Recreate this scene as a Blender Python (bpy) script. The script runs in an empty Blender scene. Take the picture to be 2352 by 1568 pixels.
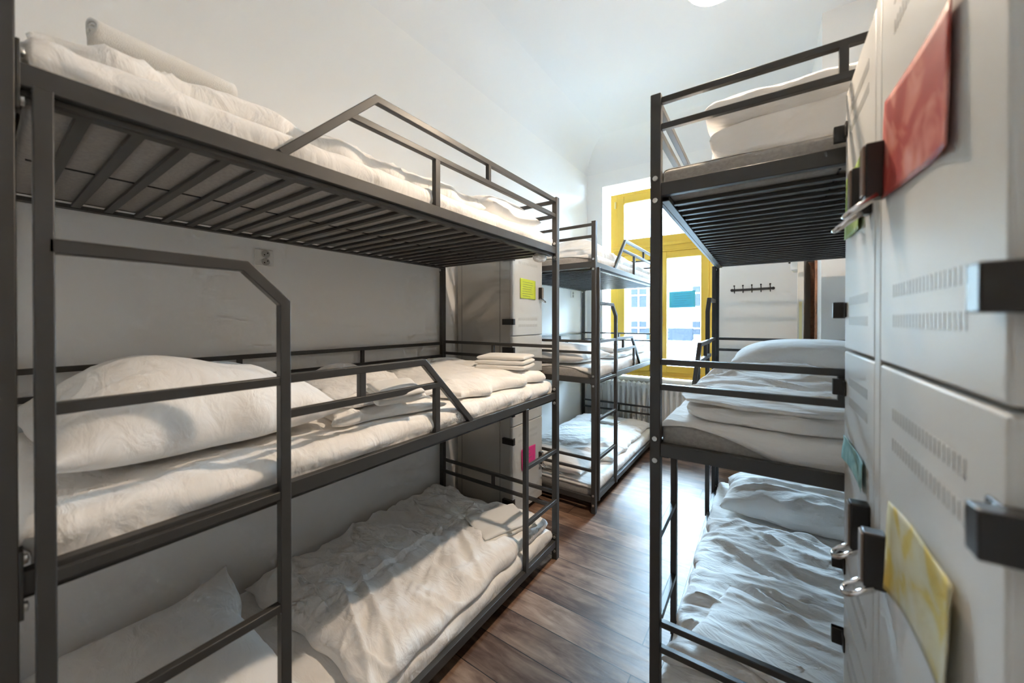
import bpy, bmesh, math, random
from mathutils import Vector, Matrix, noise

C = bpy.context.scene.collection
PI = math.pi
SC = bpy.context.scene

# ------------------------------------------------------------------ materials
def mat(name, col, rough=.5, metal=0., spec=.5, bump=None, mix=None, emit=None, coat=0., sheen=0., trans=0.):
    """principled material; bump=(scale,strength,distance), mix=(colour2,scale,lo,hi) noise colour variation"""
    m = bpy.data.materials.new(name); m.use_nodes = True
    nt = m.node_tree; b = nt.nodes['Principled BSDF']
    b.inputs['Base Color'].default_value = (*col, 1); b.inputs['Roughness'].default_value = rough
    b.inputs['Metallic'].default_value = metal; b.inputs['Specular IOR Level'].default_value = spec
    b.inputs['Coat Weight'].default_value = coat
    if sheen: b.inputs['Sheen Weight'].default_value = sheen
    if emit:
        b.inputs['Emission Color'].default_value = (*emit[0], 1); b.inputs['Emission Strength'].default_value = emit[1]
    tc = nt.nodes.new('ShaderNodeTexCoord')
    if mix:
        n = nt.nodes.new('ShaderNodeTexNoise'); n.inputs['Scale'].default_value = mix[1]; n.inputs['Detail'].default_value = 5
        r = nt.nodes.new('ShaderNodeValToRGB')
        r.color_ramp.elements[0].position = mix[2]; r.color_ramp.elements[1].position = mix[3]
        r.color_ramp.elements[0].color = (*col, 1); r.color_ramp.elements[1].color = (*mix[0], 1)
        nt.links.new(tc.outputs['Object'], n.inputs['Vector']); nt.links.new(n.outputs['Fac'], r.inputs['Fac'])
        nt.links.new(r.outputs['Color'], b.inputs['Base Color'])
    if bump:
        n = nt.nodes.new('ShaderNodeTexNoise'); n.inputs['Scale'].default_value = bump[0]; n.inputs['Detail'].default_value = 6
        bp = nt.nodes.new('ShaderNodeBump'); bp.inputs['Strength'].default_value = bump[1]; bp.inputs['Distance'].default_value = bump[2]
        nt.links.new(tc.outputs['Object'], n.inputs['Vector']); nt.links.new(n.outputs['Fac'], bp.inputs['Height'])
        nt.links.new(bp.outputs['Normal'], b.inputs['Normal'])
    return m

def cotton_mat(name, col, crease=.35, stripes=False):
    m = mat(name, col, .92, spec=.15, sheen=.15)
    nt = m.node_tree; b = nt.nodes['Principled BSDF']; tc = nt.nodes['Texture Coordinate']
    mp = nt.nodes.new('ShaderNodeMapping'); mp.inputs['Scale'].default_value = (7, 16, 9); mp.inputs['Rotation'].default_value = (0, 0, .5)
    n = nt.nodes.new('ShaderNodeTexNoise'); n.inputs['Scale'].default_value = 1.2; n.inputs['Detail'].default_value = 4; n.inputs['Distortion'].default_value = .7
    v = nt.nodes.new('ShaderNodeTexNoise'); v.inputs['Scale'].default_value = 420
    bp = nt.nodes.new('ShaderNodeBump'); bp.inputs['Strength'].default_value = crease; bp.inputs['Distance'].default_value = .02
    bp2 = nt.nodes.new('ShaderNodeBump'); bp2.inputs['Strength'].default_value = .12; bp2.inputs['Distance'].default_value = .001
    L = nt.links.new
    L(tc.outputs['Object'], mp.inputs['Vector']); L(mp.outputs['Vector'], n.inputs['Vector']); L(tc.outputs['Object'], v.inputs['Vector'])
    L(n.outputs['Fac'], bp.inputs['Height']); L(v.outputs['Fac'], bp2.inputs['Height'])
    L(bp.outputs['Normal'], bp2.inputs['Normal']); L(bp2.outputs['Normal'], b.inputs['Normal'])
    if stripes:
        w = nt.nodes.new('ShaderNodeTexWave'); w.inputs['Scale'].default_value = 14; w.bands_direction = 'X'; w.wave_profile = 'SIN'
        r = nt.nodes.new('ShaderNodeMapRange'); r.inputs['To Min'].default_value = .62; r.inputs['To Max'].default_value = .95
        L(tc.outputs['Object'], w.inputs['Vector']); L(w.outputs['Fac'], r.inputs['Value']); L(r.outputs['Result'], b.inputs['Roughness'])
    return m

def floor_mat():
    m = mat('wood_plank_floor', (.1, .06, .04), .3, spec=.4)
    nt = m.node_tree; b = nt.nodes['Principled BSDF']; tc = nt.nodes['Texture Coordinate']; L = nt.links.new
    br = nt.nodes.new('ShaderNodeTexBrick'); br.offset = .37; br.inputs['Scale'].default_value = 1
    br.inputs['Brick Width'].default_value = 1.25; br.inputs['Row Height'].default_value = .17
    br.inputs['Mortar Size'].default_value = .0025; br.inputs['Mortar Smooth'].default_value = .3
    br.inputs['Color1'].default_value = (0, 0, 0, 1); br.inputs['Color2'].default_value = (1, 1, 1, 1); br.inputs['Mortar'].default_value = (.5, .5, .5, 1)
    L(tc.outputs['Object'], br.inputs['Vector'])
    # each plank shifts the grain
    add = nt.nodes.new('ShaderNodeVectorMath'); add.operation = 'MULTIPLY_ADD'
    add.inputs[1].default_value = (7.3, 3.1, 5.7)
    L(br.outputs['Color'], add.inputs[0]); L(tc.outputs['Object'], add.inputs[2])
    mp = nt.nodes.new('ShaderNodeMapping'); mp.inputs['Scale'].default_value = (2.0, 10, 1)
    L(add.outputs['Vector'], mp.inputs['Vector'])
    g = nt.nodes.new('ShaderNodeTexNoise'); g.inputs['Scale'].default_value = 2.2; g.inputs['Detail'].default_value = 8; g.inputs['Roughness'].default_value = .62; g.inputs['Distortion'].default_value = .5
    L(mp.outputs['Vector'], g.inputs['Vector'])
    big = nt.nodes.new('ShaderNodeTexNoise'); big.inputs['Scale'].default_value = 3.2; big.inputs['Detail'].default_value = 4
    L(add.outputs['Vector'], big.inputs['Vector'])
    mx = nt.nodes.new('ShaderNodeMath'); mx.operation = 'MULTIPLY_ADD'; mx.inputs[1].default_value = .62
    L(g.outputs['Fac'], mx.inputs[0])
    m2 = nt.nodes.new('ShaderNodeMath'); m2.operation = 'MULTIPLY'; m2.inputs[1].default_value = .46
    L(big.outputs['Fac'], m2.inputs[0]); L(m2.outputs['Value'], mx.inputs[2])
    r = nt.nodes.new('ShaderNodeValToRGB'); cr = r.color_ramp
    cr.elements[0].position = .33; cr.elements[0].color = (.035, .021, .016, 1)
    cr.elements[1].position = .72; cr.elements[1].color = (.37, .25, .175, 1)
    e = cr.elements.new(.47); e.color = (.115, .062, .040, 1)
    e = cr.elements.new(.58); e.color = (.22, .135, .09, 1)
    L(mx.outputs['Value'], r.inputs['Fac'])
    pv = nt.nodes.new('ShaderNodeMapRange'); pv.inputs['To Min'].default_value = .72; pv.inputs['To Max'].default_value = 1.35
    L(br.outputs['Color'], pv.inputs['Value'])
    pm_ = nt.nodes.new('ShaderNodeVectorMath'); pm_.operation = 'SCALE'; L(r.outputs['Color'], pm_.inputs[0]); L(pv.outputs['Result'], pm_.inputs['Scale'])
    dk = nt.nodes.new('ShaderNodeMix'); dk.data_type = 'RGBA'; dk.inputs['B'].default_value = (.012, .008, .006, 1)
    L(br.outputs['Fac'], dk.inputs['Factor']); L(pm_.outputs['Vector'], dk.inputs['A']); L(dk.outputs['Result'], b.inputs['Base Color'])
    mr = nt.nodes.new('ShaderNodeMapRange'); mr.inputs['To Min'].default_value = .32; mr.inputs['To Max'].default_value = .52
    L(g.outputs['Fac'], mr.inputs['Value']); L(mr.outputs['Result'], b.inputs['Roughness'])
    bp = nt.nodes.new('ShaderNodeBump'); bp.inputs['Strength'].default_value = .25; bp.inputs['Distance'].default_value = .004
    L(g.outputs['Fac'], bp.inputs['Height']); L(bp.outputs['Normal'], b.inputs['Normal'])
    return m

def glass_mat():
    m = bpy.data.materials.new('window_glass'); m.use_nodes = True; nt = m.node_tree
    for n in list(nt.nodes): nt.nodes.remove(n)
    o = nt.nodes.new('ShaderNodeOutputMaterial'); t = nt.nodes.new('ShaderNodeBsdfTransparent'); t.inputs['Color'].default_value = (.96, .98, .98, 1)
    g = nt.nodes.new('ShaderNodeBsdfGlossy'); g.inputs['Roughness'].default_value = .02
    f = nt.nodes.new('ShaderNodeFresnel'); f.inputs['IOR'].default_value = 1.45
    x = nt.nodes.new('ShaderNodeMixShader')
    nt.links.new(f.outputs['Fac'], x.inputs['Fac']); nt.links.new(t.outputs['BSDF'], x.inputs[1]); nt.links.new(g.outputs['BSDF'], x.inputs[2])
    nt.links.new(x.outputs['Shader'], o.inputs['Surface'])
    return m

def paper_mat(name, cols, scale, dist=1.5, stops=None):
    """printed / drawn paper: swirling noise through a colour ramp"""
    m = mat(name, cols[0], .55, spec=.3); nt = m.node_tree; b = nt.nodes['Principled BSDF']; tc = nt.nodes['Texture Coordinate']
    n = nt.nodes.new('ShaderNodeTexNoise'); n.inputs['Scale'].default_value = scale; n.inputs['Detail'].default_value = 3; n.inputs['Distortion'].default_value = dist
    r = nt.nodes.new('ShaderNodeValToRGB'); cr = r.color_ramp
    k = len(cols)
    for i, c in enumerate(cols):
        pos = stops[i] if stops else .3 + .4 * i / max(1, k - 1)
        e = cr.elements[i] if i < 2 else cr.elements.new(pos)
        e.position = pos; e.color = (*c, 1)
    nt.links.new(tc.outputs['Object'], n.inputs['Vector']); nt.links.new(n.outputs['Fac'], r.inputs['Fac']); nt.links.new(r.outputs['Color'], b.inputs['Base Color'])
    return m

M = {}
M['steel'] = mat('dark_grey_powder_coated_steel', (.052, .051, .049), .42, spec=.45, bump=(900, .06, .0005))
M['bolt'] = mat('zinc_plated_bolt', (.62, .62, .6), .28, metal=1.)
M['chrome'] = mat('polished_chrome', (.78, .79, .8), .12, metal=1.)
M['black'] = mat('black_plastic', (.018, .017, .017), .32, spec=.5)
M['sheet'] = cotton_mat('white_cotton_sheet', (.89, .875, .855), .5)
M['duvet'] = cotton_mat('white_cotton_duvet', (.89, .875, .855), .6)
M['pillow'] = cotton_mat('white_striped_cotton_pillowcase', (.89, .875, .855), .35, True)
M['towel'] = mat('white_terry_towel', (.84, .82, .78), .98, spec=.05, sheen=.3, bump=(520, .6, .004))
M['mattress'] = mat('grey_woven_mattress', (.40, .38, .36), .95, spec=.1, bump=(240, .4, .003), mix=((.35, .335, .315), 90, .4, .6))
M['wall'] = mat('white_wall_paint', (.84, .83, .815), .9, spec=.2, bump=(140, .08, .002))
M['ceil'] = mat('white_ceiling_paint', (.80, .80, .80), .95, spec=.15, bump=(90, .06, .002))
M['cove'] = mat('white_cove_plaster', (.82, .815, .81), .95, spec=.15)
M['floor'] = floor_mat()
M['locker'] = mat('pale_grey_locker_lacquer', (.60, .60, .58), .42, spec=.35)
M['locker_body'] = mat('warm_grey_locker_steel', (.46, .435, .395), .4, spec=.4)
M['lock_plate'] = mat('bronze_lock_plate', (.22, .16, .12), .35, metal=.5)
M['gap'] = mat('dark_locker_seam', (.05, .05, .05), .7)
M['vent'] = mat('pressed_vent_slots', (.52, .52, .50), .4)
M['yellow'] = mat('yellow_window_paint', (.72, .47, .065), .35, spec=.5)
M['glass'] = glass_mat()
M['white'] = mat('white_enamel', (.90, .91, .91), .35, spec=.5)
M['wplastic'] = mat('white_plastic', (.78, .77, .74), .4)
M['iron'] = mat('black_wrought_iron', (.03, .03, .032), .5)
M['cream'] = mat('cream_door_paint', (.74, .68, .60), .45)
M['brown'] = mat('brown_varnished_wood', (.46, .22, .12), .35, mix=((.34, .15, .08), 30, .4, .65))
M['brass'] = mat('brass_lock_plate', (.80, .70, .38), .35, metal=.6)
M['facade'] = mat('pale_facade_render', (.20, .195, .185), .9)
M['fwin'] = mat('dark_facade_window', (.009, .010, .012), .9, spec=0.)
M['roof'] = mat('grey_sheet_roof', (.05, .052, .055), .7)
M['ink'] = mat('grey_pen_ink', (.16, .2, .2), .7)
M['bulb'] = mat('bright_lamp_bulb', (.9, .88, .84), .4, emit=((1, .80, .60), 1.0))
M['lamp'] = mat('lit_opal_diffuser', (.9, .88, .84), .4, emit=((1, .80, .60), 1.0))

# ------------------------------------------------------------------ mesh helpers
class MB:
    def __init__(s): s.b = bmesh.new()
    def box(s, x0, x1, y0, y1, z0, z1):
        c = ((x0 + x1) / 2, (y0 + y1) / 2, (z0 + z1) / 2)
        bmesh.ops.create_cube(s.b, size=1, matrix=Matrix.Translation(c) @ Matrix.Diagonal((abs(x1 - x0), abs(y1 - y0), abs(z1 - z0), 1)))
        return s
    def cyl(s, p, axis, r, h, n=20, r2=None):
        a = Vector(axis).normalized(); q = Vector((0, 0, 1)).rotation_difference(a).to_matrix().to_4x4()
        bmesh.ops.create_cone(s.b, cap_ends=True, segments=n, radius1=r, radius2=r if r2 is None else r2, depth=h, matrix=Matrix.Translation(p) @ q)
        return s
    def ball(s, p, r, sc=(1, 1, 1), n=16):
        bmesh.ops.create_uvsphere(s.b, u_segments=n, v_segments=max(6, n // 2), radius=r, matrix=Matrix.Translation(p) @ Matrix.Diagonal((*sc, 1)))
        return s
    def bar(s, pts, nrm, w, d):
        """square tube along a planar polyline; nrm = plane normal, w = width in the plane, d = depth along nrm (mitred)"""
        nv = Vector(nrm).normalized(); P = [Vector(p) for p in pts]; rings = []
        for i, p in enumerate(P):
            t0 = (P[i] - P[i - 1]).normalized() if i else (P[1] - P[0]).normalized()
            t1 = (P[i + 1] - P[i]).normalized() if i < len(P) - 1 else t0
            n0 = nv.cross(t0); n1 = nv.cross(t1); m = (n0 + n1).normalized(); k = w / 2 / max(.3, m.dot(n0))
            rings.append([s.b.verts.new(p + m * k * a + nv * d / 2 * c) for a, c in ((-1, -1), (1, -1), (1, 1), (-1, 1))])
        for a, b in zip(rings, rings[1:]):
            for q in range(4): s.b.faces.new((a[q], a[(q + 1) % 4], b[(q + 1) % 4], b[q]))
        s.b.faces.new(rings[0][::-1]); s.b.faces.new(rings[-1]); return s
    def tube(s, pts, r, n=8):
        P = [Vector(p) for p in pts]; rings = []
        for i, p in enumerate(P):
            t = (P[min(i + 1, len(P) - 1)] - P[max(i - 1, 0)]).normalized()
            a = t.orthogonal().normalized() if i == 0 else (rings_a - t * rings_a.dot(t)).normalized()
            rings_a = a; b2 = t.cross(a)
            rings.append([s.b.verts.new(p + (a * math.cos(2 * PI * k / n) + b2 * math.sin(2 * PI * k / n)) * r) for k in range(n)])
        for a, b in zip(rings, rings[1:]):
            for q in range(n): s.b.faces.new((a[q], a[(q + 1) % n], b[(q + 1) % n], b[q]))
        s.b.faces.new(rings[0][::-1]); s.b.faces.new(rings[-1]); return s
    def prism(s, poly, axis, a, b):
        """polygon (2-D) extruded along 'x','y' or 'z' from a to b"""
        f = {'x': lambda u, v, t: (t, u, v), 'y': lambda u, v, t: (u, t, v), 'z': lambda u, v, t: (u, v, t)}[axis]
        A = [s.b.verts.new(f(u, v, a)) for u, v in poly]; B = [s.b.verts.new(f(u, v, b)) for u, v in poly]
        n = len(poly)
        for i in range(n): s.b.faces.new((A[i], A[(i + 1) % n], B[(i + 1) % n], B[i]))
        s.b.faces.new(A[::-1]); s.b.faces.new(B); return s
    def build(s, name, material, parent=None, bevel=0, smooth=False, loc=None):
        bmesh.ops.recalc_face_normals(s.b, faces=s.b.faces[:])
        me = bpy.data.meshes.new(name)
        if loc: bmesh.ops.translate(s.b, verts=s.b.verts[:], vec=-Vector(loc))
        s.b.to_mesh(me); s.b.free(); me.materials.append(material)
        o = bpy.data.objects.new(name, me); C.objects.link(o)
        if loc: o.location = loc
        if parent: o.parent = parent
        if bevel:
            m = o.modifiers.new('bevel', 'BEVEL'); m.width = bevel; m.segments = 2; m.limit_method = 'ANGLE'
        if smooth or bevel:
            for p in me.polygons: p.use_smooth = True
            if bevel or smooth == 'auto':
                me.set_sharp_from_angle(angle=math.radians(40))
        return o

def tag(o, label=None, cat=None, group=None, kind=None):
    if label: o['label'] = label
    if cat: o['category'] = cat
    if group: o['group'] = group
    if kind: o['kind'] = kind
    return o
def thing(name, label, cat, loc=(0, 0, 0), rz=0, group=None):
    o = bpy.data.objects.new(name, None); C.objects.link(o); o.location = loc; o.rotation_euler = (0, 0, rz)
    o.empty_display_size = .1
    return tag(o, label, cat, group)
def struct(mb, name, m, label, cat, **k):
    return tag(mb.build(name, m, **k), label, cat, kind='structure')
def copy_tree(o, parent=None):
    c = o.copy(); C.objects.link(c)
    if parent: c.parent = parent
    for ch in list(o.children): copy_tree(ch, c)
    return c

# ------------------------------------------------------------------ soft goods
def nz(x, y, z=0.): return noise.noise(Vector((x, y, z)))
def wrinkle(x, y, specs, seed):
    """sum of directional ridged folds; spec=(amp, along-frequency, across-frequency, angle)"""
    t = 0
    for k, (amp, fl, fh, ang) in enumerate(specs):
        c, s = math.cos(ang), math.sin(ang)
        wx = x + .10 * nz(x * 2.3, y * 2.3, seed + 11 + k); wy = y + .10 * nz(x * 2.3, y * 2.3, seed + 37 + k)
        a = c * wx + s * wy; b = -s * wx + c * wy
        v = nz(a * fl, b * fh, seed + 5.3 * k)
        ridge = (1 - min(1, abs(v) * 2.1)) ** 2
        mask = .45 + .75 * nz(x * 3.1, y * 3.1, seed + 71 + k)
        t += amp * (ridge - .3) * max(.08, mask) + amp * .35 * v
    return t

def soft_bm(bm, sx, sy, h, p=5, q=2.2, nx=60, ny=60, wr=(), edge=.01, bumps=(), seed=0, zfun=None, off=(0, 0, 0), rot=0, seam=None, low=.35, pinch=0):
    """closed cushion-like body: two grids sharing a rim; z=0 is what it rests on"""
    def sp(t): return .55 * (2 * t - 1) + .45 * math.sin((2 * t - 1) * PI / 2)
    cr, sr = math.cos(rot), math.sin(rot)
    top = {}; bot = {}
    for i in range(nx + 1):
        for j in range(ny + 1):
            u, v = sp(i / nx), sp(j / ny)
            pu = max(0, 1 - abs(u) ** p); pv = max(0, 1 - abs(v) ** p)
            prof = (pu * pv) ** (1 / q)
            fx = 1 - pinch * (1 - v * v) * abs(u) ** 3; fy = 1 - pinch * (1 - u * u) * abs(v) ** 3
            x = u * sx / 2 * fx + edge * abs(u) ** 3 * nz(v * sy * 4, u * 1.3, seed + 3) * 2
            y = v * sy / 2 * fy + edge * abs(v) ** 3 * nz(u * sx * 4, v * 1.3, seed + 9) * 2
            g = sum(a * math.exp(-(((x - cx) / rx) ** 2 + ((y - cy) / ry) ** 2)) for cx, cy, rx, ry, a in bumps)
            w = 1.7 * wrinkle(x, y, wr, seed) * (1 + .8 * max(abs(u), abs(v)) ** 4)
            if seam:
                axis, pos, amp = seam; dd = (x if axis == 'x' else y) - pos - .02 * nz((y if axis == 'x' else x) * 2, seed)
                w += amp * math.exp(-(dd / .008) ** 2) - amp * .8 * math.exp(-((dd - .022) / .02) ** 2)
            zb = zfun(x, y) if zfun else 0
            k = prof ** .5
            zt = low * h + (1 - low) * h * prof + (g + w) * k + zb
            zl = low * h - low * h * prof ** .6 + zb
            if zt < zl + .004 * k: zt = zl + .004 * k
            X = cr * x - sr * y + off[0]; Y = sr * x + cr * y + off[1]
            top[i, j] = bm.verts.new((X, Y, zt + off[2]))
            bot[i, j] = top[i, j] if i in (0, nx) or j in (0, ny) else bm.verts.new((X, Y, zl + off[2]))
    for i in range(nx):
        for j in range(ny):
            bm.faces.new((top[i, j], top[i + 1, j], top[i + 1, j + 1], top[i, j + 1]))
            try: bm.faces.new((bot[i, j], bot[i, j + 1], bot[i + 1, j + 1], bot[i + 1, j]))
            except ValueError: pass

def soft(name, label, cat, cx, cy, z0, sx, sy, h, material='duvet', group=None, rz=0, tilt=(0, 0), **k):
    mb = MB(); soft_bm(mb.b, sx, sy, h, **k)
    o = mb.build(name, M[material], smooth=True)
    o.location = (cx, cy, z0); o.rotation_euler = (tilt[0], tilt[1], rz)
    return tag(o, label, cat, group)

def layered(name, label, cat, cx, cy, z0, layers, material, group=None, rz=0, tilt=(0, 0), **k):
    """folded cloth: rounded layers stacked in one body; layer=(sx, sy, thickness, dx, dy)"""
    mb = MB(); z = 0
    for n, (sx, sy, t, dx, dy) in enumerate(layers):
        kk = dict(p=8, q=2.4, nx=40, ny=40, wr=((.004, 3, 14, .4 + n), (.002, 6, 20, 1.8)), edge=.008, low=.5); kk.update(k)
        kk['seed'] = k.get('seed', 0) + 3.7 * n
        soft_bm(mb.b, sx, sy, t, off=(dx, dy, z), **kk); z += t * .86
    o = mb.build(name, M[material], smooth=True); o.location = (cx, cy, z0); o.rotation_euler = (tilt[0], tilt[1], rz)
    return tag(o, label, cat, group)

def drape(name, label, x0, x1, y0, y1, z, hx0, hx1, hy0, hy1, tuck=0, seed=0, wr=((.005, 2, 9, .5), (.003, 5, 14, 1.9)), thick=.10, group='white bed sheets', ruff=.010):
    """fitted sheet over a mattress x0..x1,y0..y1 (top z). h** = hang at each edge: number or function of the along coordinate; tuck = how far it goes under"""
    r = .022; mb = MB(); NX, NY = 90, 120
    cx, cy = (x0 + x1) / 2, (y0 + y1) / 2
    fn = lambda h: h if callable(h) else (lambda t: h)
    hx0, hx1, hy0, hy1 = map(fn, (hx0, hx1, hy0, hy1))
    def edge(e):     # distance past the top edge -> (outward, drop, under)
        if e <= 0: return e, 0.
        a = r * PI / 2
        if e < a: return r * math.sin(e / r), r * (1 - math.cos(e / r))
        e2 = e - a; dmax = thick - r
        if e2 < dmax or not tuck: return r, r + e2
        return r - (e2 - dmax), thick + .004
    V = {}
    for i in range(NX + 1):
        for j in range(NY + 1):
            a, b = i / NX, j / NY
            yy = y0 + b * (y1 - y0); xx = x0 + a * (x1 - x0)
            s = (x0 + r - hx0(yy)) + a * ((x1 - r + hx1(yy)) - (x0 + r - hx0(yy)))
            t = (y0 + r - hy0(xx)) + b * ((y1 - r + hy1(xx)) - (y0 + r - hy0(xx)))
            sgx = -1 if s < cx else 1; sgy = -1 if t < cy else 1
            ex = (x0 + r - s) if sgx < 0 else (s - (x1 - r)); ey = (y0 + r - t) if sgy < 0 else (t - (y1 - r))
            ox, dx = edge(ex); oy, dy = edge(ey)
            X = s if ex <= 0 else ((x0 + r - ox) if sgx < 0 else (x1 - r + ox))
            Y = t if ey <= 0 else ((y0 + r - oy) if sgy < 0 else (y1 - r + oy))
            d = max(dx, dy)
            w = 1.5 * wrinkle(s, t, wr, seed)
            flat = max(0, 1 - d / .03)
            out = ruff * max(0, min(1, d / .03)) * (.5 + .9 * nz(s * 7 + t * 9, d * 9, seed + 5) + .5 * nz(t * 22 + s * 19, d * 5, seed + 8))
            out = max(out, .0015) * max(.08, min(1, (.066 - d) / .022))
            if dx >= dy: X += sgx * out
            else: Y += sgy * out
            V[i, j] = mb.b.verts.new((X - cx, Y - cy, -d + .003 + (w + .003) * (.25 + .75 * flat) * (1 if d < .06 else 0)))
    for i in range(NX):
        for j in range(NY): mb.b.faces.new((V[i, j], V[i + 1, j], V[i + 1, j + 1], V[i, j + 1]))
    o = mb.build(name, M['sheet'], smooth=True); o.location = (cx, cy, z)
    sd = o.modifiers.new('thickness', 'SOLIDIFY'); sd.thickness = .002; sd.offset = 1
    return tag(o, label, 'bed sheet', group)

def rolled(name, label, cat, p0, p1, r, z_under, material, group=None, seed=0):
    """rolled towel: spiral ribbon swept between two points"""
    mb = MB(); P0, P1 = Vector(p0), Vector(p1); ax = (P1 - P0); Lg = ax.length; ax.normalize()
    up = Vector((0, 0, 1)); sd = ax.cross(up).normalized(); up = sd.cross(ax)
    N, K, T = 90, 24, 3.6
    grid = []
    for k in range(K + 1):
        row = []
        for i in range(N + 1):
            a = i / N * T * 2 * PI; rr = r * (.16 + .84 * i / N)
            rr *= 1 + .05 * nz(k * .35, math.cos(a) * 1.2, seed + math.sin(a))
            e = .012 * nz(a * .5, k * .1, seed + 4) if k in (0, K) else 0
            q = P0 + ax * (Lg * k / K + e) + sd * (rr * math.cos(a) * 1.05) + up * (rr * math.sin(a) * .92)
            row.append(mb.b.verts.new(q))
        grid.append(row)
    for k in range(K):
        for i in range(N): mb.b.faces.new((grid[k][i], grid[k + 1][i], grid[k + 1][i + 1], grid[k][i + 1]))
    o = mb.build(name, M[material], smooth=True, loc=(P0 + P1) / 2)
    m = o.modifiers.new('thickness', 'SOLIDIFY'); m.thickness = r * .2; m.offset = -1
    return tag(o, label, cat, group)

# ------------------------------------------------------------------ the bunk bed
L_, W_ = 2.0, .966
HT = 2.21
ZR = (.10, 1.002, 1.885)          # rail centres of the three decks
def make_bunk():
    t = thing('bunk_bed', '', 'bunk bed', group='dark steel triple bunk beds')
    S = M['steel']; pw = .017
    proto_bolt = None
    for x in (0, -W_):
        for y in (0, L_):
            mb = MB(); mb.box(x - pw, x + pw, y - pw, y + pw, 0, HT)
            post = mb.build('corner_post', S, t, bevel=.0025)
            sy = -1 if y == 0 else 1
            for zc in ZR:
                for dz in (-.037, .037):
                    if proto_bolt is None:
                        mb = MB(); mb.cyl((0, 0, 0), (0, 1, 0), .0085, .006, 16); mb.cyl((0, 0, 0), (0, 1, 0), .004, .008, 6)
                        bo = proto_bolt = mb.build('bolt', M['bolt'], post, bevel=.001)
                    else:
                        bo = proto_bolt.copy(); C.objects.link(bo); bo.parent = post
                    bo.location = (x, y + sy * (pw + .002), zc + dz)
    for post in [o for o in t.children if o.name.startswith('corner_post')]:
        c = sum((Vector(v) for v in post.bound_box), Vector()) / 8; sy = 1 if c.y < 1 else -1; sx = 1 if c.x > -.4 else -1
        for zc in ZR:
            y = c.y + sy * pw; a, b_ = sorted((y, y + sy * .005))
            MB().box(c.x - .014, c.x + .016, a, b_, zc - .062, zc + .058).build('bracket', S, post, bevel=.001)
            for dz in (-.044, .040):
                bo = proto_bolt.copy(); C.objects.link(bo); bo.parent = post; bo.location = (c.x + sx * .004, y + sy * .007, zc + dz)
    for zc in ZR:
        for x, inn in ((0, -1), (-W_, 1)):
            mb = MB(); mb.box(x - .0125, x + .0125, pw, L_ - pw, zc - .020, zc + .020)
            a, b = sorted((x + inn * .0125, x + inn * .038))
            mb.box(a, b, pw, L_ - pw, zc - .034, zc - .031)
            a, b = sorted((x + inn * .035, x + inn * .038)); mb.box(a, b, pw, L_ - pw, zc - .034, zc - .014)
            a, b = sorted((x + inn * .004, x + inn * .0125)); mb.box(a, b, pw, L_ - pw, zc - .034, zc - .018)
            mb.build('side_rail', S, t, bevel=.002)
        for y, inn in ((0, 1), (L_, -1)):
            mb = MB(); mb.box(-W_ + pw, -pw, y - .0125, y + .0125, zc - .022, zc + .022)
            mb.build('end_rail', S, t, bevel=.002)
        mb = MB()
        for k in range(24):
            y = .10 + k * .0782; mb.box(-W_ + .0365, -.0365, y - .011, y + .011, zc - .0305, zc - .0195)
        o = mb.build('slat_base', S, t, bevel=.0015)
        mb = MB(); mb.cyl((-W_ / 2, L_ / 2, zc - .0165), (0, 1, 0), .003, L_ - .1, 8); mb.build('tie_rod', M['black'], t)
        # two bars across each end, with a short upright in the middle
        z1, z2 = (.405, .318) if zc < .5 else (1.30, 1.215) if zc < 1.5 else (2.187, 2.098)
        for y in (0, L_):
            mb = MB()
            for z in (z1, z2): mb.box(-W_ + pw, -pw, y - .010, y + .010, z - .010, z + .010)
            mb.box(-W_ / 2 - .010, -W_ / 2 + .010, y - .0095, y + .0095, z2, z1)
            mb.build('end_guard', S, t, bevel=.002)
        if zc > .5:
            mb = MB()
            for z in (z1 - .012, z2 - .022): mb.box(-W_ - .010, -W_ + .010, pw, L_ - pw, z - .010, z + .010)
            for y in (.68, 1.32): mb.box(-W_ - .0095, -W_ + .0095, y - .010, y + .010, z2 - .02, z1 - .012)
            mb.build('back_guard', S, t, bevel=.002)
    N = (1, 0, 0)
    # top guard: slopes up off the rail, then runs level to the far post
    mb = MB()
    mb.bar([(0, .440, 1.903), (0, .732, 2.190), (0, L_ - pw, 2.190)], N, .024, .022)
    mb.bar([(0, .640, 2.096), (0, L_ - pw, 2.096)], N, .022, .0215)
    mb.bar([(0, 1.007, 1.905), (0, 1.007, 2.088)], N, .026, .021); mb.bar([(0, 1.337, 2.105), (0, 1.337, 2.18)], N, .018, .0205)
    mb.build('top_guard', S, t, bevel=.002)
    # middle guard: from the long ladder, then slopes down to the rail
    mb = MB()
    mb.bar([(0, .455, 1.302), (0, .938, 1.302), (0, 1.212, 1.020)], N, .024, .022)
    mb.bar([(0, .455, 1.206), (0, 1.030, 1.206)], N, .022, .0215)
    mb.bar([(0, 1.006, 1.022), (0, 1.006, 1.212)], N, .024, .021); mb.bar([(0, .680, 1.21), (0, .680, 1.30)], N, .022, .0205)
    mb.build('middle_guard', S, t, bevel=.002)
    # long ladder with a bent handrail top
    ld = bpy.data.objects.new('long_ladder', None); C.objects.link(ld); ld.parent = t
    mb = MB(); mb.bar([(.014, .046, .085), (.014, .046, 1.866)], N, .024, .026); mb.build('stile', S, ld, bevel=.002)
    mb = MB(); mb.bar([(.014, .442, .085), (.014, .442, 1.505), (.014, .352, 1.592), (.014, .05, 1.592)], N, .026, .026); mb.build('handrail_stile', S, ld, bevel=.002)
    for z in (.402, .703, 1.0, 1.300):
        mb = MB(); mb.bar([(.014, .05, z), (.014, .438, z)], N, .022, .022); mb.build('rung', S, ld, bevel=.002)
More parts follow.
